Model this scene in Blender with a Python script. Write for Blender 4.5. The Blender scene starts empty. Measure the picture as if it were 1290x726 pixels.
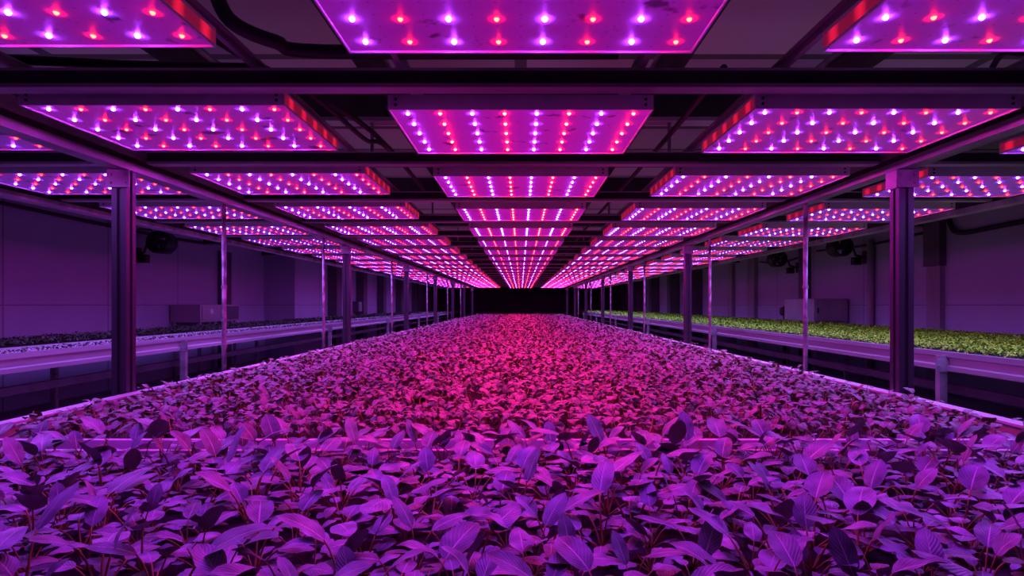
import bpy, math, random
import numpy as np
from mathutils import Vector, Matrix
random.seed(7)
RNG = np.random.default_rng(11)
SC = bpy.context.scene
C = SC.collection
PI = math.pi
CZ = 1.35                      # camera height
F = 740.0                      # focal length in pixels of the 1290 wide frame

# ------------------------------------------------------------------ materials
def mat(name, base=(.5, .5, .5), rough=.5, metal=0.0, spec=.5, emit=None, strength=0.0,
        noise=None, bump=0.0, bscale=40.0):
    m = bpy.data.materials.new(name); m.use_nodes = True
    nt = m.node_tree; b = nt.nodes['Principled BSDF']
    b.inputs['Base Color'].default_value = (*base, 1)
    b.inputs['Roughness'].default_value = rough
    b.inputs['Metallic'].default_value = metal
    b.inputs['Specular IOR Level'].default_value = spec
    if emit:
        b.inputs['Emission Color'].default_value = (*emit, 1)
        b.inputs['Emission Strength'].default_value = strength
    if noise:                               # (scale, low factor, high factor, stretch)
        sc, lo, hi, st = noise
        tc = nt.nodes.new('ShaderNodeTexCoord'); mp = nt.nodes.new('ShaderNodeMapping')
        mp.inputs['Scale'].default_value = st
        n = nt.nodes.new('ShaderNodeTexNoise'); n.inputs['Scale'].default_value = sc
        n.inputs['Detail'].default_value = 5
        r = nt.nodes.new('ShaderNodeValToRGB')
        r.color_ramp.elements[0].position = .35; r.color_ramp.elements[1].position = .65
        r.color_ramp.elements[0].color = (*[c * lo for c in base], 1)
        r.color_ramp.elements[1].color = (*[min(1, c * hi) for c in base], 1)
        nt.links.new(tc.outputs['Object'], mp.inputs['Vector'])
        nt.links.new(mp.outputs['Vector'], n.inputs['Vector'])
        nt.links.new(n.outputs['Fac'], r.inputs['Fac'])
        nt.links.new(r.outputs['Color'], b.inputs['Base Color'])
        if bump:
            bn = nt.nodes.new('ShaderNodeBump'); bn.inputs['Strength'].default_value = bump
            bn.inputs['Distance'].default_value = .01
            nt.links.new(n.outputs['Fac'], bn.inputs['Height'])
            nt.links.new(bn.outputs['Normal'], b.inputs['Normal'])
    return m

def emitter(name, col, strength):
    m = bpy.data.materials.new(name); m.use_nodes = True
    nt = m.node_tree; nt.nodes.clear()
    e = nt.nodes.new('ShaderNodeEmission'); o = nt.nodes.new('ShaderNodeOutputMaterial')
    e.inputs['Color'].default_value = (*col, 1); e.inputs['Strength'].default_value = strength
    nt.links.new(e.outputs[0], o.inputs['Surface'])
    return m

def math_node(nt, op, a, b=None):
    n = nt.nodes.new('ShaderNodeMath'); n.operation = op
    for i, v in enumerate((a, b)):
        if v is None: continue
        if isinstance(v, (int, float)): n.inputs[i].default_value = v
        else: nt.links.new(v, n.inputs[i])
    return n.outputs[0]

def leaf_material(name, top, vein, under, rough=.42):
    """green leaf: pale midrib and side veins from the UV map, darker underside"""
    m = bpy.data.materials.new(name); m.use_nodes = True
    nt = m.node_tree; b = nt.nodes['Principled BSDF']
    b.inputs['Roughness'].default_value = rough; b.inputs['Specular IOR Level'].default_value = .35
    uv = nt.nodes.new('ShaderNodeUVMap'); sp = nt.nodes.new('ShaderNodeSeparateXYZ')
    nt.links.new(uv.outputs['UV'], sp.inputs[0])
    au = math_node(nt, 'ABSOLUTE', math_node(nt, 'SUBTRACT', sp.outputs['X'], .5))
    mid = math_node(nt, 'LESS_THAN', au, math_node(nt, 'SUBTRACT', .036, math_node(nt, 'MULTIPLY', sp.outputs['Y'], .028)))
    s = math_node(nt, 'SUBTRACT', math_node(nt, 'MULTIPLY', sp.outputs['Y'], 8.0), math_node(nt, 'MULTIPLY', au, 7.0))
    s = math_node(nt, 'ABSOLUTE', math_node(nt, 'SUBTRACT', math_node(nt, 'FRACT', s), .5))
    side = math_node(nt, 'MULTIPLY', math_node(nt, 'LESS_THAN', s, .05), .35)
    vf = math_node(nt, 'MAXIMUM', mid, side)
    tc = nt.nodes.new('ShaderNodeTexCoord')
    n = nt.nodes.new('ShaderNodeTexNoise'); n.inputs['Scale'].default_value = 22
    nt.links.new(tc.outputs['Object'], n.inputs['Vector'])
    r = nt.nodes.new('ShaderNodeValToRGB')
    r.color_ramp.elements[0].position = .3; r.color_ramp.elements[1].position = .7
    r.color_ramp.elements[0].color = (*[c * .5 for c in top], 1)
    r.color_ramp.elements[1].color = (*[c * 1.3 for c in top], 1)
    nt.links.new(n.outputs['Fac'], r.inputs['Fac'])
    oi = nt.nodes.new('ShaderNodeObjectInfo')
    hs = nt.nodes.new('ShaderNodeHueSaturation')
    nt.links.new(r.outputs['Color'], hs.inputs['Color'])
    nt.links.new(math_node(nt, 'ADD', math_node(nt, 'MULTIPLY', oi.outputs['Random'], .5), .75), hs.inputs['Value'])
    mx = nt.nodes.new('ShaderNodeMixRGB'); mx.inputs['Color2'].default_value = (*vein, 1)
    nt.links.new(vf, mx.inputs['Fac']); nt.links.new(hs.outputs['Color'], mx.inputs['Color1'])
    ge = nt.nodes.new('ShaderNodeNewGeometry')
    mu = nt.nodes.new('ShaderNodeMixRGB'); mu.inputs['Color2'].default_value = (*under, 1)
    nt.links.new(ge.outputs['Backfacing'], mu.inputs['Fac']); nt.links.new(mx.outputs['Color'], mu.inputs['Color1'])
    nt.links.new(mu.outputs['Color'], b.inputs['Base Color'])
    bn = nt.nodes.new('ShaderNodeBump'); bn.inputs['Strength'].default_value = .35; bn.inputs['Distance'].default_value = .004
    nt.links.new(math_node(nt, 'SUBTRACT', s, math_node(nt, 'MULTIPLY', mid, .8)), bn.inputs['Height'])
    nt.links.new(bn.outputs['Normal'], b.inputs['Normal'])
    return m

def wall_material(name, base):
    """insulated wall sheets: thin dark joints every 1.88 m and one level joint"""
    m = bpy.data.materials.new(name); m.use_nodes = True
    nt = m.node_tree; b = nt.nodes['Principled BSDF']
    b.inputs['Roughness'].default_value = .55; b.inputs['Specular IOR Level'].default_value = .25
    tc = nt.nodes.new('ShaderNodeTexCoord'); sp = nt.nodes.new('ShaderNodeSeparateXYZ')
    nt.links.new(tc.outputs['Object'], sp.inputs[0])
    fr = math_node(nt, 'FRACT', math_node(nt, 'DIVIDE', math_node(nt, 'ADD', sp.outputs['Y'], 200 * 1.88 - 7.36), 1.88))
    j1 = math_node(nt, 'LESS_THAN', fr, .014)
    j2 = math_node(nt, 'LESS_THAN', math_node(nt, 'ABSOLUTE', math_node(nt, 'SUBTRACT', sp.outputs['Z'], 1.345)), .008)
    j = math_node(nt, 'MULTIPLY', math_node(nt, 'MAXIMUM', j1, j2), .6)
    n = nt.nodes.new('ShaderNodeTexNoise'); n.inputs['Scale'].default_value = .9; n.inputs['Detail'].default_value = 6
    nt.links.new(tc.outputs['Object'], n.inputs['Vector'])
    r = nt.nodes.new('ShaderNodeValToRGB')
    r.color_ramp.elements[0].color = (*[c * .82 for c in base], 1); r.color_ramp.elements[1].color = (*[c * 1.12 for c in base], 1)
    nt.links.new(n.outputs['Fac'], r.inputs['Fac'])
    mx = nt.nodes.new('ShaderNodeMixRGB'); mx.inputs['Color2'].default_value = (*[c * .25 for c in base], 1)
    nt.links.new(j, mx.inputs['Fac']); nt.links.new(r.outputs['Color'], mx.inputs['Color1'])
    nt.links.new(mx.outputs['Color'], b.inputs['Base Color'])
    return m

def ceiling_material(name, base):
    m = bpy.data.materials.new(name); m.use_nodes = True
    nt = m.node_tree; b = nt.nodes['Principled BSDF']
    b.inputs['Roughness'].default_value = .7
    tc = nt.nodes.new('ShaderNodeTexCoord')
    br = nt.nodes.new('ShaderNodeTexBrick'); br.offset = 0
    br.inputs['Scale'].default_value = 1.0
    br.inputs['Brick Width'].default_value = 1.2; br.inputs['Row Height'].default_value = .9
    br.inputs['Mortar Size'].default_value = .05
    br.inputs['Color1'].default_value = (*base, 1); br.inputs['Color2'].default_value = (*[c * .6 for c in base], 1)
    br.inputs['Mortar'].default_value = (*[c * .2 for c in base], 1)
    nt.links.new(tc.outputs['Object'], br.inputs['Vector'])
    nt.links.new(br.outputs['Color'], b.inputs['Base Color'])
    return m

def plate_material(name, col, strength):
    """white lamp board behind the LEDs: soft glow with a few dirt smudges and rows of unlit diodes"""
    m = bpy.data.materials.new(name); m.use_nodes = True
    nt = m.node_tree; b = nt.nodes['Principled BSDF']
    b.inputs['Roughness'].default_value = .35
    tc = nt.nodes.new('ShaderNodeTexCoord')
    n = nt.nodes.new('ShaderNodeTexNoise'); n.inputs['Scale'].default_value = 9; n.inputs['Detail'].default_value = 3
    oi = nt.nodes.new('ShaderNodeObjectInfo')
    ad = nt.nodes.new('ShaderNodeVectorMath'); ad.operation = 'ADD'
    nt.links.new(tc.outputs['Object'], ad.inputs[0]); nt.links.new(oi.outputs['Location'], ad.inputs[1])
    nt.links.new(ad.outputs[0], n.inputs['Vector'])
    r = nt.nodes.new('ShaderNodeValToRGB')
    r.color_ramp.elements[0].position = .30; r.color_ramp.elements[1].position = .37
    r.color_ramp.elements[0].color = (.25, .25, .25, 1); r.color_ramp.elements[1].color = (1, 1, 1, 1)
    nt.links.new(n.outputs['Fac'], r.inputs['Fac'])
    vo = nt.nodes.new('ShaderNodeTexVoronoi'); vo.inputs['Scale'].default_value = 13.6; vo.inputs['Randomness'].default_value = 0.0
    vo.voronoi_dimensions = '2D'
    nt.links.new(tc.outputs['Object'], vo.inputs['Vector'])
    dot = math_node(nt, 'LESS_THAN', vo.outputs['Distance'], .06)
    dim = math_node(nt, 'MULTIPLY', r.outputs['Color'], math_node(nt, 'SUBTRACT', 1.0, math_node(nt, 'MULTIPLY', dot, .35)))
    mx = nt.nodes.new('ShaderNodeMixRGB'); mx.blend_type = 'MULTIPLY'; mx.inputs['Fac'].default_value = 1
    mx.inputs['Color1'].default_value = (.42, .4, .42, 1)
    nt.links.new(dim, mx.inputs['Color2'])
    nt.links.new(mx.outputs['Color'], b.inputs['Base Color'])
    b.inputs['Emission Color'].default_value = (*col, 1)
    nt.links.new(math_node(nt, 'MULTIPLY', dim, strength), b.inputs['Emission Strength'])
    return m

M = {
    'alu': mat('brushed aluminium', (.90, .88, .90), .3, .1, noise=(3, .8, 1.1, (1, .2, 1))),
    'alu_dull': mat('dull galvanised steel', (.42, .40, .43), .5, .55, noise=(6, .65, 1.2, (1, .3, 1))),
    'post': mat('dark steel post', (.10, .085, .115), .36, .5, noise=(5, .8, 1.2, (1, 1, .1))),
    'rod': mat('mottled galvanised rod', (.45, .40, .44), .4, .5, noise=(14, .25, 1.4, (1, 1, .6))),
    'dark': mat('dark painted steel', (.05, .045, .055), .5, .3, noise=(4, .7, 1.3, (1, 1, 1))),
    'flange': mat('worn grey flange', (.45, .42, .46), .45, .2, noise=(2, .6, 1.3, (.4, 3, 1))),
    'cable': mat('black rubber cable', (.018, .016, .02), .5),
    'black': mat('black plastic', (.012, .012, .014), .45),
    'rim': mat('pale plastic bed rim', (.72, .68, .72), .4, noise=(3, .85, 1.05, (1, 1, 1))),
    'rail': mat('bench side rail', (.50, .46, .52), .4, .35, noise=(2, .8, 1.15, (.3, .3, 6))),
    'white': mat('white foam board', (.82, .80, .84), .6, noise=(5, .85, 1.0, (1, 1, 1))),
    'soil': mat('dark growing medium', (.018, .013, .015), .9, noise=(30, .4, 1.8, (1, 1, 1)), bump=.6),
    'floor': mat('dark concrete floor', (.16, .15, .17), .55, noise=(1.2, .7, 1.2, (1, 1, 1))),
    'wall': wall_material('pale insulated wall sheets', (.46, .46, .60)),
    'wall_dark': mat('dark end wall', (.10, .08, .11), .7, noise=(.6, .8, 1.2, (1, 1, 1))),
    'ceil': ceiling_material('grey ceiling sheets', (.80, .78, .80)),
    'pilaster': mat('painted pilaster', (.34, .31, .36), .6, noise=(2, .85, 1.1, (1, 1, .3))),
    'pilaster_dark': mat('dark duct casing', (.12, .11, .13), .6, noise=(2, .85, 1.1, (1, 1, .3))),
    'cabinet': mat('grey cabinet paint', (.36, .33, .38), .45, noise=(3, .9, 1.1, (1, 1, 1))),
    'leaf': leaf_material('near leaf', (.30, .42, .36), (.62, .66, .60), (.20, .20, .16)),
    'leaf_far': leaf_material('bed leaf', (.27, .32, .26), (.5, .5, .45), (.22, .15, .10)),
    'stem': mat('pale stem', (.45, .40, .10), .5, noise=(30, .7, 1.2, (1, 1, 1))),
    'micro': leaf_material('bright seedling leaf', (.44, .95, .03), (.6, .95, .2), (.2, .5, .04), .5),
    'seed': leaf_material('small dark seedling leaf', (.16, .22, .15), (.3, .3, .25), (.08, .08, .07), .6),
}

# ------------------------------------------------------------------ mesh builder
class MB:
    def __init__(s): s.v = []; s.f = []; s.m = []
    def quadbox(s, x0, x1, y0, y1, z0, z1, mi=0):
        n = len(s.v)
        s.v += [(x0,y0,z0),(x1,y0,z0),(x1,y1,z0),(x0,y1,z0),(x0,y0,z1),(x1,y0,z1),(x1,y1,z1),(x0,y1,z1)]
        for q in ((3,2,1,0),(4,5,6,7),(0,1,5,4),(1,2,6,5),(2,3,7,6),(3,0,4,7)):
            s.f.append(tuple(n + i for i in q)); s.m.append(mi)
        return s
    box = quadbox
    def prism(s, prof, axis, a, b, mi=0):
        """extrude a closed 2D outline along an axis; axis 'y': prof=(x,z), 'x': prof=(y,z), 'z': prof=(x,y)"""
        n = len(s.v); k = len(prof)
        for t in (a, b):
            for p, q in prof:
                s.v.append({'y': (p, t, q), 'x': (t, p, q), 'z': (p, q, t)}[axis])
        for i in range(k):
            j = (i + 1) % k
            s.f.append((n + i, n + j, n + k + j, n + k + i)); s.m.append(mi)
        s.f.append(tuple(n + i for i in reversed(range(k)))); s.m.append(mi)
        s.f.append(tuple(n + k + i for i in range(k))); s.m.append(mi)
        return s
    def tube(s, pts, r, seg=8, mi=0, r1=None):
        pts = [Vector(p) for p in pts]; n0 = len(s.v); L = len(pts)
        up = Vector((0, 0, 1))
        for i, p in enumerate(pts):
            d = (pts[min(i + 1, L - 1)] - pts[max(i - 1, 0)]).normalized()
            a = d.cross(up)
            if a.length < 1e-4: a = d.cross(Vector((0, 1, 0)))
            a.normalize(); b = d.cross(a)
            rr = r if r1 is None else r + (r1 - r) * i / (L - 1)
            for k in range(seg):
                t = 2 * PI * k / seg
                s.v.append(tuple(p + a * (math.cos(t) * rr) + b * (math.sin(t) * rr)))
        for i in range(L - 1):
            for k in range(seg):
                k2 = (k + 1) % seg
                s.f.append((n0 + i*seg + k, n0 + i*seg + k2, n0 + (i+1)*seg + k2, n0 + (i+1)*seg + k)); s.m.append(mi)
        s.f.append(tuple(n0 + k for k in reversed(range(seg)))); s.m.append(mi)
        s.f.append(tuple(n0 + (L-1)*seg + k for k in range(seg))); s.m.append(mi)
        return s
    def lathe(s, prof, axis_o, axis_d, seg=24, mi=0, close=False):
        """revolve (radius, along) pairs about an axis"""
        o = Vector(axis_o); d = Vector(axis_d).normalized()
        a = d.cross(Vector((0, 0, 1)))
        if a.length < 1e-4: a = Vector((1, 0, 0))
        a.normalize(); b = d.cross(a); n0 = len(s.v)
        for r, t in prof:
            for k in range(seg):
                w = 2 * PI * k / seg
                s.v.append(tuple(o + d * t + a * (math.cos(w) * r) + b * (math.sin(w) * r)))
        for i in range(len(prof) - 1):
            for k in range(seg):
                k2 = (k + 1) % seg
                s.f.append((n0+i*seg+k, n0+i*seg+k2, n0+(i+1)*seg+k2, n0+(i+1)*seg+k)); s.m.append(mi)
        return s
    def mesh(s, name, mats, smooth=False):
        me = bpy.data.meshes.new(name); me.from_pydata(s.v, [], s.f); me.update()
        for m in (mats if isinstance(mats, (list, tuple)) else [mats]): me.materials.append(m)
        me.polygons.foreach_set('material_index', s.m)
        if smooth: me.polygons.foreach_set('use_smooth', [True] * len(s.f))
        return me

def link(name, me, parent=None, loc=None):
    o = bpy.data.objects.new(name, me); C.objects.link(o)
    if parent: o.parent = parent
    if loc: o.location = loc
    return o
def put(name, mb, mats, parent=None, loc=None, smooth=False, bevel=0):
    o = link(name, mb.mesh(name, mats, smooth), parent, loc)
    if bevel:
        b = o.modifiers.new('bevel', 'BEVEL'); b.width = bevel; b.segments = 2; b.limit_method = 'ANGLE'
    return o
def tag(o, label=None, cat=None, group=None, kind=None):
    if label: o['label'] = label
    if cat: o['category'] = cat
    if group: o['group'] = group
    if kind: o['kind'] = kind
    return o
def thing(name, label, cat, loc=(0,0,0), group=None):
    o = bpy.data.objects.new(name, None); C.objects.link(o); o.location = loc
    o.empty_display_size = .05
    return tag(o, label, cat, group)
def dup(root, loc, label, group=None):
    r = root.copy(); C.objects.link(r); r.location = loc; r['label'] = label
    if group: r['group'] = group
    for ch in list(root.children):
        c = ch.copy(); C.objects.link(c); c.parent = r
        for g in list(ch.children):
            d = g.copy(); C.objects.link(d); d.parent = c
    return r
def struct(name, mb, m):
    return tag(put(name, mb, m), kind='structure')

ORD = ['first','second','third','fourth','fifth','sixth','seventh','eighth','ninth','tenth','eleventh','twelfth',
       'thirteenth','fourteenth','fifteenth','sixteenth','seventeenth','eighteenth','nineteenth','twentieth']
def ordw(n):                                            # n from 1
    if n <= 20: return ORD[n - 1]
    t, u = divmod(n, 10); w = {2: 'twenty', 3: 'thirty', 4: 'forty', 5: 'fifty'}[t]
    if u == 0: return {2: 'twentieth', 3: 'thirtieth', 4: 'fortieth', 5: 'fiftieth'}[t]
    return w + '-' + ORD[u - 1]

# ------------------------------------------------------------------ camera
cam = bpy.data.cameras.new('camera'); co = bpy.data.objects.new('camera', cam); C.objects.link(co)
co.location = (0, 0, CZ); co.rotation_euler = (PI / 2, 0, 0)
cam.sensor_width = 36; cam.lens = F / 1290 * 36
cam.shift_x = -11 / 1290; cam.shift_y = 21 / 1290
cam.clip_start = .02; cam.clip_end = 200
SC.camera = co

# ------------------------------------------------------------------ room shell
YB = 38.0; CEIL = 3.25
struct('floor', MB().box(-6.6, 6.6, -2, YB, -.1, 0), M['floor'])
struct('ceiling', MB().box(-6.6, 6.6, -2, YB, CEIL, CEIL + .1), M['ceil'])
struct('wall_left', MB().box(-6.6, -6.5, -2, 14.95, 0, CEIL).box(-6.5, -5.75, 14.95, YB, 0, CEIL), M['wall'])
struct('wall_right', MB().box(6.5, 6.6, -2, YB, 0, CEIL), M['wall'])
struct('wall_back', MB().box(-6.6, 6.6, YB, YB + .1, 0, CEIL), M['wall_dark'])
struct('wall_front', MB().box(-6.6, 6.6, -2.1, -2, 0, CEIL), M['wall_dark'])
# pilasters on the walls
def pil(n, x0, x1, y0, y1, z0, z1, m): struct('trim_%d' % n, MB().box(x0, x1, y0, y1, z0, z1), m)
pil(1, -6.5, -6.40, 12.6, 13.0, 0, 2.5, M['pilaster_dark'])
pil(2, 6.42, 6.5, 9.0, 9.30, 0, 1.95, M['pilaster'])
pil(3, 6.39, 6.5, 8.97, 9.33, 1.95, 2.9, M['pilaster_dark'])
pil(4, 6.38, 6.5, 13.15, 13.5, 0, 2.9, M['pilaster_dark'])
pil(5, 6.40, 6.5, 16.1, 16.6, 0, 2.9, M['pilaster'])
pil(6, 6.40, 6.5, 17.8, 18.2, 0, 2.9, M['pilaster'])
for i, y in enumerate((21, 24, 27.5, 31)):
    pil(7 + i, 6.1, 6.5, y, y + .5, 0, CEIL, M['pilaster_dark'])
for i, y in enumerate((17.5, 20.5, 23.5, 27, 31)):
    pil(11 + i, -5.75, -5.48, y, y + .5, 0, CEIL, M['pilaster_dark'])

# ------------------------------------------------------------------ lamps: grow panels
PW, PL, PT = 1.18, .77, .062
PITCH, Y0 = 1.352, 1.255
NROW = 22
def dome(mb, x, y, z, r, seg, rings, mi):
    prof = [(r * math.cos(PI / 2 * i / rings), r * math.sin(PI / 2 * i / rings)) for i in range(rings)] + [(.0003, r)]
    return mb.lathe(prof, (x, y, z), (0, 0, -1), seg, mi)
def disc(mb, x, y, z, r, seg, mi):
    n = len(mb.v)
    for k in range(seg):
        w = -2 * PI * k / seg
        mb.v.append((x + r * math.cos(w), y + r * math.sin(w), z))
    mb.f.append(tuple(range(n, n + seg))); mb.m.append(mi)
def halo_glow(name, col, strength, rad):  # halo around a diode, painted as emission fading out over a clear disc
    m = bpy.data.materials.new(name); m.use_nodes = True
    nt = m.node_tree; nt.nodes.clear()
    tc = nt.nodes.new('ShaderNodeTexCoord'); ln = nt.nodes.new('ShaderNodeVectorMath'); ln.operation = 'LENGTH'
    nt.links.new(tc.outputs['Object'], ln.inputs[0])
    f = math_node(nt, 'MAXIMUM', math_node(nt, 'SUBTRACT', 1.0, math_node(nt, 'DIVIDE', ln.outputs['Value'], rad)), 0.0)
    f = math_node(nt, 'MULTIPLY', math_node(nt, 'MULTIPLY', f, f), strength)
    e = nt.nodes.new('ShaderNodeEmission'); e.inputs['Color'].default_value = (*col, 1)
    t = nt.nodes.new('ShaderNodeBsdfTransparent'); a = nt.nodes.new('ShaderNodeAddShader'); o = nt.nodes.new('ShaderNodeOutputMaterial')
    nt.links.new(f, e.inputs['Strength']); nt.links.new(e.outputs[0], a.inputs[0]); nt.links.new(t.outputs[0], a.inputs[1])
    nt.links.new(a.outputs[0], o.inputs['Surface'])
    m.cycles.emission_sampling = 'NONE'
    return m
def led_mats(tagn, rs, vs):
    return {'rc': emitter(tagn + ' red diode', (1, .007, .004), rs),
            'rl': halo_glow(tagn + ' red diode painted halo', (1, .0, .04), 3.0, .036),
            'vc': emitter(tagn + ' violet diode', (.34, .04, 1), vs),
            'vl': halo_glow(tagn + ' violet diode painted halo', (.18, .03, 1), 3.2, .042)}
KIND = {
    'front':  dict(l=led_mats('front lamp', 120, 300), p=plate_material('front lamp board', (.24, .0, .30), .55)),
    'centre': dict(l=led_mats('centre lamp', 260, 150), p=plate_material('centre lamp board', (.36, .0, .40), .6)),
    'side':   dict(l=led_mats('side lamp', 120, 220), p=plate_material('side lamp board', (.26, .0, .32), .5)),
    'outer':  dict(l=led_mats('outer lamp', 60, 160), p=plate_material('outer lamp board', (.16, .01, .40), .4)),
}
LX = [-.515 + i * 1.03 / 7 for i in range(8)]
LY = [.075 + i * .62 / 4 for i in range(5)]
hous = MB()
hous.box(-PW/2, PW/2, 0, PL, .012, PT)                                  # body
for x0, x1 in ((-PW/2, -PW/2 + .006), (PW/2 - .006, PW/2)): hous.box(x0, x1, 0, PL, -.004, .012)
for y0, y1 in ((0, .006), (PL - .006, PL)): hous.box(-PW/2 + .006, PW/2 - .006, y0, y1, -.004, .012)
HOUS = hous.mesh('housing', [M['alu']])
scr = MB()
for sx in (-1, 1):
    for zz in (.018, .042):
        scr.lathe([(.0001, .004), (.006, .004), (.007, 0)], (sx * (PW/2 - .035), 0, zz), (0, -1, 0), 8)
SCREW = scr.mesh('bolt_plate', [M['black']])
def reflection_material():  # reflection of red diodes on the lamp side, painted as dotted emission
    m = bpy.data.materials.new('painted red edge reflection'); m.use_nodes = True
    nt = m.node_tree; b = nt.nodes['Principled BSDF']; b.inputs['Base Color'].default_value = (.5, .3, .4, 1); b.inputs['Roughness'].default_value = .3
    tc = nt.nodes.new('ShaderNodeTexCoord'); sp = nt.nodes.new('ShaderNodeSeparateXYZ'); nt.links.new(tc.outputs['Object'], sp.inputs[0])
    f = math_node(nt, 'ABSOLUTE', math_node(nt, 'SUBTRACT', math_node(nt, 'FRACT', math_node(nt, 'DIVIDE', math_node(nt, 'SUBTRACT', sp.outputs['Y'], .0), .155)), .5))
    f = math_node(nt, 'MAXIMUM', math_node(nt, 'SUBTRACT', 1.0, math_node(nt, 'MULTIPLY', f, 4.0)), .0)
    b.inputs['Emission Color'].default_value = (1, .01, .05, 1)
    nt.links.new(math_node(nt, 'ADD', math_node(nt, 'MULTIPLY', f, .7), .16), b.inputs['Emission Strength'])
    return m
REFLECTION = MB().box(-.001, .001, .01, PL - .01, .006, .048).mesh('edge_reflection', [reflection_material()])
PLATE = {}; LED = {}; LEDF = {}
for k, d in KIND.items():
    PLATE[k] = MB().box(-PW/2 + .007, PW/2 - .007, .007, PL - .007, .004, .0115).mesh('lamp_board', [d['p']])
    for c in 'rv':
        b = MB(); dome(b, 0, 0, .0035, .0085, 8, 3, 0); disc(b, 0, 0, .0025, .045, 16, 1)
        LED[k + c] = b.mesh('led', [d['l'][c + 'c'], d['l'][c + 'l']], True)
        b = MB(); dome(b, 0, 0, .0035, .0064, 5, 1, 0); disc(b, 0, 0, .0025, .045, 8, 1)
        LEDF[k + c] = b.mesh('led', [d['l'][c + 'c'], d['l'][c + 'l']])
COLS = [('outer left', -3.22, .02, 'outer'), ('left', -1.64, .02, 'side'), ('centre', 0.0, 0.0, 'centre'),
        ('right', 1.63, .005, 'side'), ('outer right', 3.34, .0, 'outer')]
# the beam of each lamp: a downward area light as large as its board
BEAM = {'front': (7.0, (.36, .02, 1.0), 100), 'centre': (22, (1.0, .010, .20), 138), 'near side': (4.5, (.38, .01, 1.0), 112),
        'side': (9, (.84, .006, .68), 112), 'outer': (19, (.36, .17, 1.0), 162), 'green': (22, (.31, .24, 1.0), 158)}
BL = {}
for k, (p, c, spr) in BEAM.items():
    l = bpy.data.lights.new('beam_' + k, 'AREA'); l.shape = 'RECTANGLE'; l.size = PW * .92; l.size_y = PL * .9
    l.energy = p; l.color = c; l.spread = math.radians(spr); BL[k] = l
CEIL_FILL = bpy.data.lights.new('ceiling_fill', 'AREA'); CEIL_FILL.shape = 'RECTANGLE'; CEIL_FILL.size = PW * .8; CEIL_FILL.size_y = PL * .8
CEIL_FILL.energy = .45; CEIL_FILL.color = (.85, .42, 1.0)
def lamp_light(cname, kind, r, t):
    k = 'green' if cname == 'outer right' else ('near side' if kind == 'side' and r < 3 else kind)
    o = bpy.data.objects.new('beam', BL[k]); C.objects.link(o); o.parent = t
    o.location = (0, PL / 2, -.012)
    o = bpy.data.objects.new('ceiling_fill', CEIL_FILL); C.objects.link(o); o.parent = t      # added upward fill to brighten the ceiling, not part of the lamp
    o.location = (0, PL / 2, PT + .02); o.rotation_euler = (PI, 0, 0)

for cname, cx, dz, ck in COLS:
    for r in range(NROW):
        if cname.startswith('outer') and r == 0: continue
        kind = 'front' if r == 0 else ck
        q = r if cname.startswith('outer') else r + 1; nm = 'nearest lamp' if q == 1 else ordw(q) + ' lamp from the camera'
        t = thing('hanging_lamp', 'flat grow lamp with red and violet diodes, %s column, %s' % (cname, nm), 'lamp',
                  (cx, Y0 + r * PITCH, 2.22 + dz), 'grow lamps hung in five columns')
        link('housing', HOUS, t)
        link('lamp_board', PLATE[kind], t)
        if r < 5: link('bolt_plate', SCREW, t)
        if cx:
            o = link('edge_reflection', REFLECTION, t, (math.copysign(PW / 2 + .0012, -cx), 0, 0)); o['label'] = 'painted red diode reflection on the lamp edge'
        lamp_light(cname, kind, r, t)
        for i, x in enumerate(LX):
            for y in LY:
                o = link('led', (LED if r < 5 else LEDF)[kind + ('r' if i % 2 else 'v')], t, (x, y, 0))
                o['label'] = 'red diode' if i % 2 else 'violet diode'

# ------------------------------------------------------------------ steel frame that carries the lamps
def chan(x, z0, z1, w, t=.008):            # C outline, open to one side (x is the web)
    return [(x, z0), (x + w, z0), (x + w, z0 + t), (x + t, z0 + t), (x + t, z1 - t), (x + w, z1 - t), (x + w, z1), (x, z1)]
YEND = Y0 + NROW * PITCH + .3
RL, RR = -2.5, 2.4
def long_rail(x, label, inward):
    b = MB()
    b.box(x - .045, x + .045, .3, YEND, 2.285, 2.365, 0)
    b.box(x - .03, x + .03, .3, YEND, 2.245, 2.285, 1)
    b.box(x - .05, x + .05, .3, YEND, 2.195, 2.245, 0)
    return tag(put('support_rail', b, [M['alu_dull'], M['dark']]), label, 'rail', 'long rails over the posts')
long_rail(RL, 'long double steel rail along the tops of the left posts', 1)
long_rail(RR, 'long double steel rail along the tops of the right posts', -1)
for x, s in ((-4.12, 'left'), (4.22, 'right')):
    b = MB(); b.box(x - .04, x + .04, .3, YEND, 2.26, 2.34, 0); b.box(x - .055, x + .055, .3, YEND, 2.21, 2.26, 1)
    tag(put('support_rail', b, [M['dark'], M['flange']]), 'dark outer rail under the %s wall side lamps' % s, 'rail', 'outer rails')

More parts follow.
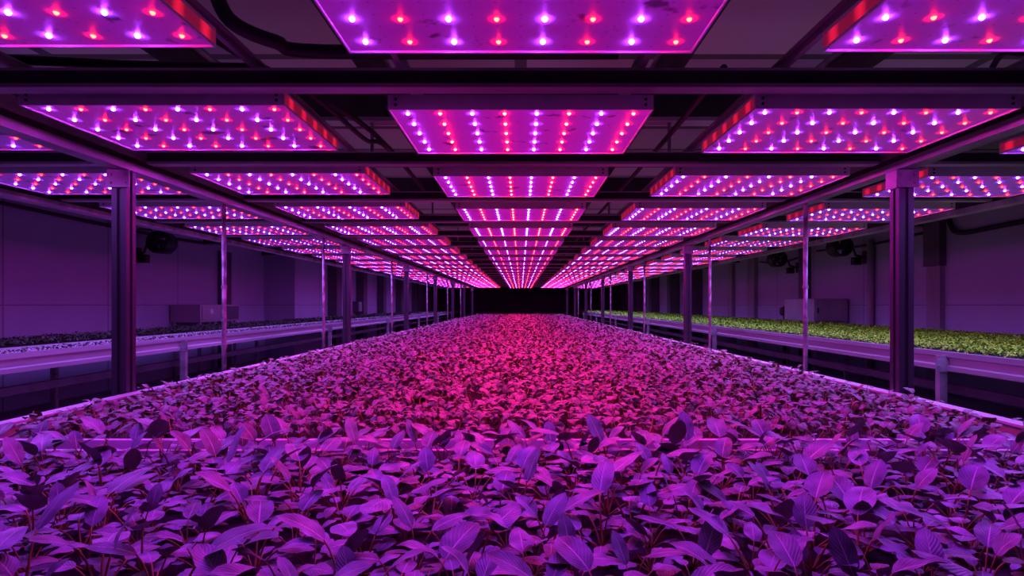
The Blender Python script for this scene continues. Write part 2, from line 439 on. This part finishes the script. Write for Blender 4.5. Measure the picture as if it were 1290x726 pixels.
for r in range(NROW + 1):
    yb = Y0 + r * PITCH - .13
    if r == 0: continue
    segs = [('middle', -2.44, 2.34)]
    segs += [('left', -4.06, -2.56), ('right', 2.46, 4.16)]
    for sn, xa, xb in segs:
        b = MB()
        b.box(xa, xb, yb + .01, yb + .07, 2.285, 2.342, 0)
        b.box(xa, xb, yb, yb + .08, 2.268, 2.285, 1)
        b.box(xa, xb, yb, yb + .08, 2.342, 2.350, 1)
        o = put('cross_beam', b, [M['dark'], M['flange']])
        tag(o, 'dark cross beam in front of the %s lamp row, %s section' % (ordw(r + 1), sn), 'beam', 'cross beams between the lamp rows')
for cname, cx, dz, ck in COLS:
    for s in (-1, 1):
        x = cx + s * (PW / 2 - .08)
        b = MB(); b.box(x - .012, x + .012, .9, YEND, 2.352, 2.378); b.box(x - .03, x + .03, .9, YEND, 2.378, 2.384)
        tag(put('hanger_rail', b, M['alu_dull']), 'thin hanger rail running above the %s edge of the %s lamp column' % ('left' if s < 0 else 'right', cname), 'rail', 'hanger rails above the lamps')
# upper joists below the ceiling, with drop rods
JO = [1.2 + 2.704 * k for k in range(13)]
for k, y in enumerate(JO):
    b = MB(); b.box(-6.5, 6.5, y + .01, y + .09, 2.60, 2.78, 0); b.box(-6.5, 6.5, y, y + .1, 2.575, 2.60, 1); b.box(-6.5, 6.5, y, y + .1, 2.78, 2.80, 1)
    tag(put('ceiling_joist', b, [M['dark'], M['flange']]), '%s steel joist from the camera, crossing just below the ceiling' % ordw(k + 1), 'joist', 'ceiling joists')
for k, y in enumerate(JO[:6]):
    for j, x in enumerate((-2.5, -1.0, 0, 1.0, 2.4)):
        b = MB(); b.tube([(x, y + .05, 2.37), (x, y + .05, 2.575)], .012, 8)
        tag(put('hanger_rod', b, M['alu_dull']), 'short drop rod below the %s joist, %s' % (ordw(k + 1), ('over the left posts', 'between left and centre lamps', 'over the centre lamps', 'between centre and right lamps', 'over the right posts')[j]), 'rod', 'drop rods')
# long purlins running away from the camera, above the joists
for x, s in ((-5.2, 'above the left bench'), (-2.1, 'above the left lamps'), (-.95, 'left of the centre lamps'), (.95, 'right of the centre lamps'), (2.1, 'above the right lamps'), (5.2, 'above the right bench')):
    b = MB(); b.box(x - .05, x + .05, -1.5, YB - .05, 2.80, 2.95, 0); b.box(x - .07, x + .07, -1.5, YB - .05, 2.95, 2.97, 1)
    tag(put('purlin', b, [M['dark'], M['flange']]), 'long dark purlin under the ceiling, %s' % s, 'beam', 'purlins')

# posts and rods
def post(x, y, label, side):
    t = thing('support_post', label, 'post', (x, y, 0), 'steel posts beside the bed')
    w = .046
    prof = [(-w,-w),(-.012,-w),(-.012,-w+.012),(.012,-w+.012),(.012,-w),(w,-w),(w,-.012),(w-.012,-.012),(w-.012,.012),(w,.012),(w,w),(-w,w),(-w,.012),(-w+.012,.012),(-w+.012,-.012),(-w,-.012)]
    put('upright', MB().prism(prof, 'z', .012, 2.195), M['post'], t)
    b = MB().box(-.09, .09, -.09, .09, 0, .012)
    put('foot_plate', b, M['alu_dull'], t)
    b = MB(); b.box(-.07, .07, -.058, -.047, 2.08, 2.19); b.box(-.058 , -.047, -.047, .07, 2.08, 2.19)
    for zz in (2.11, 2.16):
        for xx in (-.045, .045): b.lathe([(.0001, .008), (.009, .008), (.009, 0)], (xx, -.058, zz), (0, -1, 0), 8)
    put('top_bracket', b, M['alu_dull'], t)
    return t
PY = [3.7, 8.45, 12.85, 17.2, 21.6, 26.0, 30.4]
for sx, s in ((RL, 'left'), (RR, 'right')):
    for k, y in enumerate(PY):
        post(sx, y, 'dark steel post at the %s edge of the bed, %s' % (s, 'nearest the camera' if k == 0 else ordw(k + 1) + ' from the camera'), s)
RY = [4.95, 7.45, 11.4, 15.7, 20.1, 24.5]
for sx, s in ((RL, 'left'), (RR, 'right')):
    for k, y in enumerate(RY):
        t = thing('support_rod', 'thin mottled rod at the %s edge of the bed, %s from the camera' % (s, ordw(k + 1)), 'rod', (sx, y, 0), 'thin rods beside the bed')
        b = MB().tube([(0, 0, .01), (0, 0, 2.195)], .0185, 10); put('shaft', b, M['rod'], t, smooth=True)
        b = MB()
        for zz in (1.0, 1.22, 1.5): b.lathe([(.0001, -.012), (.027, -.012), (.027, .012), (.0001, .012)], (0, 0, zz), (0, 0, 1), 6)
        put('lock_nut', b, M['alu_dull'], t)

# ------------------------------------------------------------------ beds
RZ = .79                                   # bed rim height
BXL, BXR = -2.42, 2.33
def bed(name, label, y0, y1, lip_front=True):
    t = thing(name, label, 'planter', (0, 0, 0))
    L, R_ = BXL, BXR
    b = MB().box(L + .03, R_ - .03, y0 + .03, y1 - .03, RZ - .14, RZ - .07); put('growing_medium', b, M['soil'], t)
    for nm, x0, x1 in (('side_rim', L, L + .03), ('side_rim', R_ - .03, R_)):
        s = -1 if x0 == L else 1
        b = MB().box(x0, x1, y0, y1, RZ - .2, RZ)
        b.box(*( (x0 - .022, x1 + .03) if s < 0 else (x0 - .03, x1 + .022)), y0, y1, RZ, RZ + .012)
        put(nm, b, M['rim'], t)
    for a, c, tp in ((y0, y0 + .03, RZ + .006 if y0 > 2 else RZ - .02), (y1 - .03, y1, RZ - .02)):
        b = MB().box(L + .031, R_ - .031, a, c, RZ - .2, tp); put('end_rim', b, M['rim'], t)
    n = 2 if y1 < 3 else 5
    for i in range(n):
        y = y0 + .25 + (y1 - y0 - .5) * i / (n - 1)
        for x in (L + .25, R_ - .25):
            put('leg', MB().box(x - .03, x + .03, y - .03, y + .03, 0, RZ - .2), M['alu_dull'], t)
    put('bed_floor', MB().box(L + .03, R_ - .03, y0 + .03, y1 - .03, RZ - .2, RZ - .14), M['alu_dull'], t)
    return t
NY0, NY1 = 1.04, 2.36
FY0, FY1 = 2.40, 36.6
bed('growing_tray', 'wide shallow tray of large leaved seedlings nearest the camera', NY0, NY1)
bed('planting_bed', 'very long pale rimmed bed running to the far wall', FY0, FY1)

# side benches
def bench(side, xf, xb, ztop, legs):
    s = -1 if side == 'left' else 1
    t = thing('grow_bench', 'long steel bench with seedlings along the %s wall' % side, 'bench', (0, 0, 0))
    lo, hi = min(xf, xb), max(xf, xb)
    b = MB().box(lo + .03, hi - .03, .4, 36.5, ztop - .10, ztop - .05); put('tray_floor', b, M['alu_dull'], t)
    b = MB()
    fx = xf
    b.prism([(fx, ztop - .15), (fx - s * .012, ztop - .15), (fx - s * .012, ztop - .115), (fx + s * .006, ztop - .105), (fx + s * .006, ztop - .05), (fx - s * .012, ztop - .04), (fx - s * .012, ztop), (fx + s * .03, ztop), (fx + s * .03, ztop - .15)], 'y', .4, 36.5)
    put('front_rail', b, M['rail'], t)
    put('back_rail', MB().box(xb - .015, xb + .015, .4, 36.5, ztop - .15, ztop + .01), M['rail'], t)
    for y in legs:
        for x, nm in ((xf - s * .035, 0), (xb - s * .1, 1)):
            b = MB().prism([(x - .03, y - .025), (x + .03, y - .025), (x + .03, y + .025), (x + .018, y + .025), (x + .018, y - .013), (x - .018, y - .013), (x - .018, y + .025), (x - .03, y + .025)], 'z', 0, ztop - .03 if nm == 0 else ztop - .15)
            lg = put('leg', b, M['alu_dull'], t)
            if nm == 0:
                c = MB().box(x - .06, x + .06, y - .035, y - .026, ztop - .16, ztop - .06)
                for q in (-.04, .04): c.lathe([(.0001, .01), (.009, .01), (.009, 0)], (x + q, y - .035, ztop - .11), (0, -1, 0), 8)
                put('bracket', c, M['alu_dull'], lg)
    put('lower_rail', MB().box(*sorted((xf + s * .05, xf + s * .11)), .4, 36.5, .645, .71), M['post'], t)
    return t
TZ = CZ - .375
bench('left', -3.9, -5.45, TZ, [1.5, 6.74, 11.9, 17.1, 22.3, 27.5, 32.7])
bench('right', 3.4, 5.75, TZ, [4.7, 10.2, 15.5, 20.8, 26.1, 31.4])
for x0, x1, lb, nm in ((-4.62, -4.13, 'white foam board strip lying bare between the seedlings on the left bench', 'foam_board'),):
    tag(put(nm, MB().box(x0, x1, .5, 36, TZ - .05, TZ - .012), M['white']), lb, 'board')
tag(put('seedling_tray', MB().box(-5.42, -4.64, .5, 36, TZ - .05, TZ - .02), M['soil']), 'dark soil tray along the back of the left bench', 'tray')
tag(put('seedling_tray', MB().box(-4.11, -3.945, .5, 36, TZ - .05, TZ - .02), M['soil']), 'narrow dark soil tray along the front of the left bench', 'tray')
tag(put('seedling_tray', MB().box(3.45, 5.72, .5, 36, TZ - .05, TZ - .02), M['soil']), 'wide soil tray under the green seedlings on the right bench', 'tray')

# ------------------------------------------------------------------ leaves
def leaf_grid(nu, nv, length, width, pitch0, pitch1, cup, wave, start, ph=0.0):
    """blade as a bent grid running outwards along +Y from start; returns verts, faces, uvs per vert"""
    V = []; UV = []; y, z = start[1], start[2]
    for j in range(nv + 1):
        t = j / nv
        a = pitch0 + (pitch1 - pitch0) * t
        if j:
            y += math.cos(a) * length / nv; z += math.sin(a) * length / nv
        w = width * .5 * (max(0, math.sin(PI * min(1, t ** .88 * .985 + .015))) ** .56) * (1 - .06 * t) + width * .012
        for i in range(nu + 1):
            u = -1 + 2 * i / nu
            lift = cup * abs(u) ** 1.4 * w + wave * math.sin(t * 9 + ph + (2 if u > 0 else 0)) * abs(u) ** 2 * w
            V.append((start[0] + u * w, y - math.sin(a) * lift, z + math.cos(a) * lift))
            UV.append((i / nu, t))
    Fc = []
    for j in range(nv):
        for i in range(nu):
            a = j * (nu + 1) + i
            Fc.append((a, a + 1, a + nu + 2, a + nu + 1))
    return V, Fc, UV

def near_leaf(kind, rnd):
    if kind == 'high':
        pl, el, bl, bw = rnd.uniform(.085, .125), rnd.uniform(1.1, 1.42), rnd.uniform(.080, .108), rnd.uniform(.048, .064)
        p0 = rnd.uniform(-.1, .7); p1 = p0 - rnd.uniform(.2, .75)
    elif kind == 'upright':
        pl, el, bl, bw = rnd.uniform(.08, .11), rnd.uniform(1.25, 1.5), rnd.uniform(.07, .09), rnd.uniform(.046, .056)
        p0 = rnd.uniform(.9, 1.4); p1 = p0 - rnd.uniform(.2, .6)
    elif kind == 'mid':
        pl, el, bl, bw = rnd.uniform(.06, .09), rnd.uniform(.7, 1.1), rnd.uniform(.06, .085), rnd.uniform(.036, .048)
        p0 = rnd.uniform(0, .7); p1 = p0 - rnd.uniform(.2, .8)
    else:
        pl, el, bl, bw = rnd.uniform(.03, .05), rnd.uniform(.4, .8), rnd.uniform(.035, .055), rnd.uniform(.026, .036)
        p0, p1 = rnd.uniform(0, .4), rnd.uniform(-.6, 0)
    b = MB(); pts = []
    y = z = 0.0; n = 5
    for i in range(n + 1):
        t = i / n; pts.append((0, y, z))
        a = el + (p0 - el) * t ** 3 * .8
        y += math.cos(a) * pl / n; z += math.sin(a) * pl / n
    b.tube(pts, .0026, 5, 1, .0017)
    V, Fc, UV = leaf_grid(6, 9, bl, bw, p0, p1, rnd.uniform(-.12, .26), rnd.uniform(.04, .13), pts[-1], rnd.uniform(0, 6))
    n0 = len(b.v); uvs = [(.5, .5)] * n0 + UV
    b.v += V; b.f += [tuple(n0 + i for i in f) for f in Fc]; b.m += [0] * len(Fc)
    me = b.mesh('leaf', [M['leaf'], M['stem']], True)
    ul = me.uv_layers.new(name='UVMap')
    for lp in me.loops: ul.data[lp.index].uv = uvs[lp.vertex_index]
    return me
LR = random.Random(3)
LEAF = {'high': [near_leaf('high', LR) for _ in range(9)], 'upright': [near_leaf('upright', LR) for _ in range(4)],
        'mid': [near_leaf('mid', LR) for _ in range(7)], 'low': [near_leaf('low', LR) for _ in range(5)]}
SOILZ = RZ - .07
def seedling(x, y, scale, label, group):
    t = thing('leafy_seedling', label, 'plant', (x, y, SOILZ), group)
    t.rotation_euler = (0, 0, random.uniform(0, 2 * PI)); t.scale = (scale,) * 3
    a0 = random.uniform(0, 2 * PI)
    kinds = ['high'] * random.choice((1, 1, 2)) + (['upright'] if random.random() < .6 else []) + ['mid'] * 3 + ['low'] * 4
    for i, k in enumerate(kinds):
        o = link('leaf', random.choice(LEAF[k]), t)
        s = random.uniform(.75, 1.15)
        o.scale = (s, s, s)
        o.rotation_euler = (random.uniform(-.1, .1), random.uniform(-.18, .18), a0 + i * 2.4 + random.uniform(-.4, .4))
    return t

# near tray: rows across the bed; the plants inside the picture are built one by one
rows = []
YROWS = [NY0 + .10 + .119 * k for k in range(9)] + [NY1 - .155, NY1 - .085]
for ri, y in enumerate(YROWS):
    half = y * .885
    dense = .75 if ri >= 9 else 1.0
    xs = []
    x = max(BXL + .1, -half - .08) + random.uniform(0, .05)
    while x < min(BXR - .1, half + .06):
        xs.append(x); x += random.uniform(.118, .142) * dense
    rows.append((y, xs))
count = 0
for ri, (y, xs) in enumerate(rows):
    for xi, x in enumerate(xs):
        lb = 'broad leaved seedling in the near tray, %s row from its front, %s from the left' % (ordw(ri + 1), ordw(xi + 1))
        seedling(x + random.uniform(-.012, .012), y + random.uniform(-.022, .022), random.uniform(.88, 1.25) * (1.0 if ri == len(rows) - 1 else 1.0), lb, 'broad leaved seedlings in the near tray')
        count += 1
print('near seedlings', count, 'rows', len(rows))

# the long bed: too many to count, one mesh
def scatter(name, x0, x1, zones, mats, templates, zbase, label, cat):
    VV = []; FF = []; UU = []; MI = []; off = 0
    for (ya, yb, spacing, leaves, tpl, size, hgt, tilt) in zones:
        nx = int((x1 - x0) / spacing); ny = max(1, int((yb - ya) / spacing))
        gx, gy = np.meshgrid(np.arange(nx), np.arange(ny))
        px = x0 + (gx.ravel() + .5 + RNG.uniform(-.4, .4, gx.size)) * (x1 - x0) / nx
        py = ya + (gy.ravel() + .5 + RNG.uniform(-.4, .4, gx.size)) * (yb - ya) / ny
        hs = RNG.uniform(.75, 1.2, px.size)
        for L in range(leaves):
            V, Fc, UV, mi = tpl[L % len(tpl)]
            V = np.array(V); Fc = np.array(Fc); UV = np.array(UV)
            n = px.size
            ang = RNG.uniform(0, 2 * PI, n); sc = size * RNG.uniform(.75, 1.25, n)
            tl = RNG.normal(0, tilt, n)
            lev = hgt * hs * (RNG.uniform(.72, 1.05, n) if L < leaves * .6 else RNG.uniform(.3, .75, n))
            P = V[None] * sc[:, None, None]
            ct, st = np.cos(tl), np.sin(tl)                     # pitch about local X
            Y = P[..., 1] * ct[:, None] - P[..., 2] * st[:, None]; Z = P[..., 1] * st[:, None] + P[..., 2] * ct[:, None]
            X = P[..., 0]; out = .012
            Y = Y + out
            ca, sa = np.cos(ang), np.sin(ang)
            W = np.stack([X * ca[:, None] - Y * sa[:, None] + px[:, None], X * sa[:, None] + Y * ca[:, None] + py[:, None], Z + lev[:, None] + zbase], -1)
            VV.append(W.reshape(-1, 3)); k = V.shape[0]
            FF.append((Fc[None] + (np.arange(n) * k)[:, None, None] + off).reshape(-1, 4)); off += n * k
            UU.append(np.tile(UV, (n, 1))); MI.append(np.tile(np.array(mi), n))
    V = np.concatenate(VV); Fc = np.concatenate(FF); U = np.concatenate(UU); MI = np.concatenate(MI)
    me = bpy.data.meshes.new(name)
    me.vertices.add(len(V)); me.vertices.foreach_set('co', V.astype('f').ravel())
    me.loops.add(Fc.size); me.loops.foreach_set('vertex_index', Fc.astype('i').ravel())
    me.polygons.add(len(Fc)); me.polygons.foreach_set('loop_start', np.arange(0, Fc.size, 4, dtype='i'))
    me.polygons.foreach_set('loop_total', np.full(len(Fc), 4, dtype='i'))
    for m in mats: me.materials.append(m)
    me.polygons.foreach_set('material_index', MI.astype('i'))
    me.polygons.foreach_set('use_smooth', np.ones(len(Fc), dtype=bool))
    ul = me.uv_layers.new(name='UVMap'); ul.data.foreach_set('uv', U[Fc.ravel()].astype('f').ravel())
    me.update(calc_edges=True); me.validate()
    print(name, len(Fc), 'faces')
    return tag(link(name, me), label, cat, kind='stuff')
def tmpl(nu, nv, p0, p1, cup, ph, w=.62, stem=0):
    V, Fc, UV = leaf_grid(nu, nv, 1.0, w, p0, p1, cup, .12, (0, 0, 0), ph)
    mi = [0] * len(Fc)
    if stem:                                 # petiole going down and inwards, two crossed strips
        n = len(V)
        V += [(-.03, 0, 0), (.03, 0, 0), (.03, -.35, -stem), (-.03, -.35, -stem)]; UV += [(.5, .5)] * 4
        Fc += [(n, n + 1, n + 2, n + 3)]; mi.append(1)
    return V, Fc, UV, mi
TN = [tmpl(4, 6, .3, -.9, .1, 0, .72, 1.5), tmpl(4, 6, .5, -.6, .2, 2, .78, 1.5), tmpl(4, 6, .1, -1.0, .0, 4, .68, 1.5)]
TM = [tmpl(2, 4, .3, -.9, .1, 0, .74, 1.5), tmpl(2, 4, .5, -.6, .2, 2, .8, 1.5)]
TF = [tmpl(2, 2, .4, -.5, .3, 0, .72), tmpl(2, 2, .2, -.6, .25, 2, .75)]
scatter('seedling_canopy', BXL + .15, BXR - .16,
        [(FY0 + .07, 5.0, .098, 7, TN, .050, .125, .4), (5.0, 11.0, .105, 7, TM, .056, .125, .4), (11.0, FY1 - .05, .125, 6, TF, .085, .125, .35)],
        [M['leaf_far'], M['stem']], None, SOILZ, 'dense pink lit carpet of small leafy plants filling the long bed', 'plants')
TS = [tmpl(2, 2, .5, -.4, .3, 0, .7)]
scatter('green_seedling_mat', 3.47, 5.70,
        [(2.5, 9.0, .034, 4, TS, .026, .055, .5), (9.0, 20.0, .05, 4, TS, .04, .055, .5), (20.0, 36.0, .08, 3, TS, .07, .055, .4)],
        [M['micro']], None, TZ - .02, 'bright green carpet of tiny seedlings covering the right bench', 'plants')
scatter('dark_seedling_mat', -5.40, -4.66,
        [(4.0, 12.0, .05, 4, TS, .032, .05, .5), (12.0, 36.0, .08, 3, TS, .06, .05, .4)],
        [M['seed']], None, TZ - .02, 'dark low seedlings along the back of the left bench', 'plants')
scatter('dark_seedling_mat', -4.10, -3.955,
        [(4.0, 12.0, .04, 3, TS, .026, .035, .5), (12.0, 36.0, .07, 3, TS, .05, .035, .4)],
        [M['seed']], None, TZ - .02, 'thin line of dark seedlings along the front of the left bench', 'plants')

# ------------------------------------------------------------------ fans, cabinets, pipes, cables
def fan(loc, wallx, label):
    t = thing('wall_fan', label, 'fan', loc, 'wall fans')
    s = 1 if wallx > loc[0] else -1
    b = MB().lathe([(.165, .16), (.185, .15), (.19, -.13), (.18, -.15), (.165, -.15), (.165, .16)], (0, 0, 0), (0, 1, 0), 28)
    put('drum', b, M['black'], t, smooth=True)
    b = MB()
    for r in (.16, .125, .09, .055): b.tube([(r * math.cos(2*PI*k/24), -.152, r * math.sin(2*PI*k/24)) for k in range(25)], .003, 5)
    for k in range(8):
        w = 2 * PI * k / 8; b.tube([(0, -.15, 0), (.166 * math.cos(w), -.15, .166 * math.sin(w))], .003, 5)
    put('guard', b, M['dark'], t)
    b = MB().lathe([(.0005, -.1), (.04, -.095), (.055, -.06), (.055, .08), (.0005, .08)], (0, 0, 0), (0, 1, 0), 16)
    put('motor', b, M['dark'], t, smooth=True)
    for k in range(5):
        w = 2 * PI * k / 5; b = MB(); n = len(b.v)
        for rr in (.05, .155):
            for q, yy in ((-.3, -.07), (.3, -.03)):
                b.v.append((rr * math.cos(w + q), yy, rr * math.sin(w + q)))
        b.f.append((0, 1, 3, 2)); b.m.append(0)
        put('blade', b, M['dark'], t)
    dx = wallx - loc[0]
    b = MB().tube([(s * .185, 0, 0), (s * .26, 0, -.05), (s * .3, 0, -.16), (dx - s * .02, 0, -.2)], .022, 8)
    b.box(*sorted((dx - s * .02, dx)), -.1, .1, -.32, -.08)
    b.tube([(s * .15, 0, .13), (s * .18, 0, .22), (dx - s * .01, 0, .24)], .012, 6)
    put('bracket', b, M['dark'], t)
    b = MB().box(*sorted((s * .24, s * .38)), -.06, .06, -.34, -.2); put('junction_box', b, M['black'], t)
    return t
fan((-6.08, 9.95, 2.40), -6.5, 'black round fan on the left wall')
fan((6.0, 11.05, 2.44), 6.5, 'black round fan on the right wall, nearer of the two')
fan((6.0, 13.75, 2.42), 6.5, 'black round fan on the right wall, farther of the two')

t = thing('control_cabinet', 'low grey control cabinet on the left wall beyond the bench', 'cabinet', (-6.20, 11.6, 1.02))
put('body', MB().box(-.28, .28, -.75, .75, 0, .33), M['cabinet'], t, bevel=.008)
put('door', MB().box(.281, .295, -.70, -.02, .03, .30), M['cabinet'], t)
put('door', MB().box(.281, .295, .02, .70, .03, .30), M['pilaster_dark'], t)
put('gauge', MB().lathe([(.0005, .02), (.05, .02), (.055, 0)], (.295, -.4, .2), (1, 0, 0), 16), M['white'], t)
for x in (-.25, .2):
    for y in (-.7, .65): put('leg', MB().box(x, x + .05, y, y + .05, -1.02, 0), M['alu_dull'], t)
t = thing('control_cabinet', 'grey control cabinet on the right wall below the fans', 'cabinet', (6.13, 12.0, 1.0))
put('body', MB().box(-.34, .33, -.4, .9, .02, .47), M['cabinet'], t, bevel=.008)
put('door', MB().box(-.30, .29, -.414, -.401, .05, .44), M['cabinet'], t)
put('handle', MB().box(-.28, -.26, -.435, -.4145, .18, .28), M['black'], t)
for x in (-.32, .27):
    for y in (-.38, .8): put('leg', MB().box(x, x + .05, y, y + .05, -1.0, .02), M['alu_dull'], t)
t = thing('wall_box', 'dark switch box mounted on the stepped left wall, deep in the room', 'box', (-5.75, 20.6, 1.1))
put('body', MB().box(0, .2, -.5, .5, 0, .36), M['pilaster_dark'], t, bevel=.006)
put('door', MB().box(.201, .212, -.46, .46, .03, .33), M['cabinet'], t)
t = thing('valve_unit', 'dark pipe valve standing left of the right wall cabinet', 'valve', (5.98, 13.3, 0))
put('pipe', MB().tube([(0, 0, 0), (0, 0, 1.32)], .04, 10), M['dark'], t)
put('valve_body', MB().lathe([(.0005, -.1), (.09, -.09), (.11, 0), (.09, .09), (.0005, .1)], (0, 0, 1.2), (1, 0, 0), 14), M['black'], t)
put('hand_wheel', MB().tube([(.11 * math.cos(2*PI*k/16), -.14, 1.2 + .11 * math.sin(2*PI*k/16)) for k in range(17)], .012, 6).tube([(0, -.14, 1.2), (0, 0, 1.2)], .012, 6), M['dark'], t)

def pipe(name, pts, r, m, label, cat='pipe', group=None, seg=8):
    return tag(put(name, MB().tube(pts, r, seg), M[m], smooth=True), label, cat, group)
def arc(pts, n=6):                                       # Catmull-Rom smoothing of a hand-laid path
    P = [Vector(p) for p in pts]; P = [P[0]] + P + [P[-1]]; out = []
    for i in range(1, len(P) - 2):
        for k in range(n):
            t = k / n; a, b, c, d = P[i-1], P[i], P[i+1], P[i+2]
            out.append(.5 * ((2*b) + (c-a)*t + (2*a-5*b+4*c-d)*t*t + (3*b-a-3*c+d)*t**3))
    out.append(P[-2]); return out
pipe('conduit_pipe', [(6.43, 10.8, 0), (6.43, 10.8, 2.55)], .06, 'pilaster', 'pale upright pipe on the right wall between pilaster and fan')
pipe('conduit_pipe', arc([(6.44, 2.0, 2.5), (6.44, 7.4, 2.42), (6.44, 8.55, 2.40), (6.44, 8.8, 2.55), (6.44, 8.88, 2.9)]), .035, 'cable', 'black pipe curving up the right wall beside the nearest pilaster')
pipe('conduit_pipe', arc([(6.45, 9.4, 2.5), (6.45, 11, 2.46), (6.45, 12.8, 2.52)]), .022, 'cable', 'thin dark conduit behind the nearer right wall fan')
pipe('conduit_pipe', arc([(6.45, 13.45, 2.45), (6.45, 14.6, 2.4), (6.45, 15.85, 2.5)]), .022, 'cable', 'thin dark conduit behind the farther right wall fan')
pipe('conduit_pipe', arc([(-6.46, 7.0, 2.62), (-6.46, 10, 2.58), (-6.46, 12.2, 2.6)]), .025, 'cable', 'thin dark conduit above the left wall fan')
CAB = [
    ([(-1.13, 2.1, 2.80), (-1.12, 2.12, 2.60), (-1.11, 2.15, 2.47), (-1.07, 2.2, 2.40), (-.96, 2.3, 2.38), (-.8, 2.40, 2.385), (.4, 2.42, 2.39)], .028, 'black cable bundle dropping at upper left between the nearest lamps'),
    ([(-1.60, 1.0, 2.9), (-1.42, 1.85, 2.74), (-1.3, 2.2, 2.48), (-1.2, 2.45, 2.41), (-.9, 3.6, 2.40), (-.9, 6.0, 2.40)], .016, 'black cable looping back along the gap left of the centre lamps'),
    ([(-2.9, 1.6, 2.75), (-2.7, 2.2, 2.55), (-2.45, 2.45, 2.42), (-1.9, 2.55, 2.40), (-1.2, 2.6, 2.40)], .02, 'black cable hanging at far upper left over the rail'),
    ([(-1.06, 2.7, 2.40), (-.98, 3.1, 2.36), (-.92, 3.5, 2.33), (-.9, 3.9, 2.40), (-.88, 5.2, 2.40)], .014, 'black cable beside the right end of the left second lamp'),
    ([(1.05, 1.9, 2.7), (1.1, 2.05, 2.6), (1.25, 2.2, 2.52), (1.6, 2.3, 2.42), (2.3, 2.4, 2.40)], .016, 'black cable between the nearest centre and right lamps'),
    ([(2.0, 2.3, 2.50), (2.15, 2.5, 2.43), (2.25, 2.75, 2.52), (2.3, 3.0, 2.43), (2.32, 3.6, 2.42)], .014, 'thin looped cable at upper right near the right rail'),
    ([(-2.25, 3.9, 2.40), (-2.2, 8.0, 2.40), (-2.22, 14, 2.40), (-2.2, 24, 2.40)], .018, 'long black cable lying along the left rail'),
    ([(2.12, 3.9, 2.40), (2.1, 8.0, 2.40), (2.12, 14, 2.40), (2.1, 24, 2.40)], .018, 'long black cable lying along the right rail'),
    ([(.9, 2.6, 2.40), (.92, 4, 2.40), (.9, 8, 2.40), (.92, 14, 2.40)], .016, 'long black cable in the gap right of the centre lamps'),
]
for pts, r, lb in CAB:
    pipe('power_cord', arc(pts), r, 'cable', lb, 'cable', 'cables above the lamps', 7)

# ------------------------------------------------------------------ light and colour
w = bpy.data.worlds.new('room air'); SC.world = w; w.use_nodes = True
w.node_tree.nodes['Background'].inputs['Color'].default_value = (.02, .008, .03, 1)
w.node_tree.nodes['Background'].inputs['Strength'].default_value = .3
SC.view_settings.view_transform = 'Standard'
SC.view_settings.look = 'None'
SC.view_settings.exposure = 0.05; SC.view_settings.gamma = .93
SC.cycles.max_bounces = 5; SC.cycles.diffuse_bounces = 3; SC.cycles.glossy_bounces = 3
SC.cycles.sample_clamp_indirect = 3.0
SC.cycles.use_denoising = True
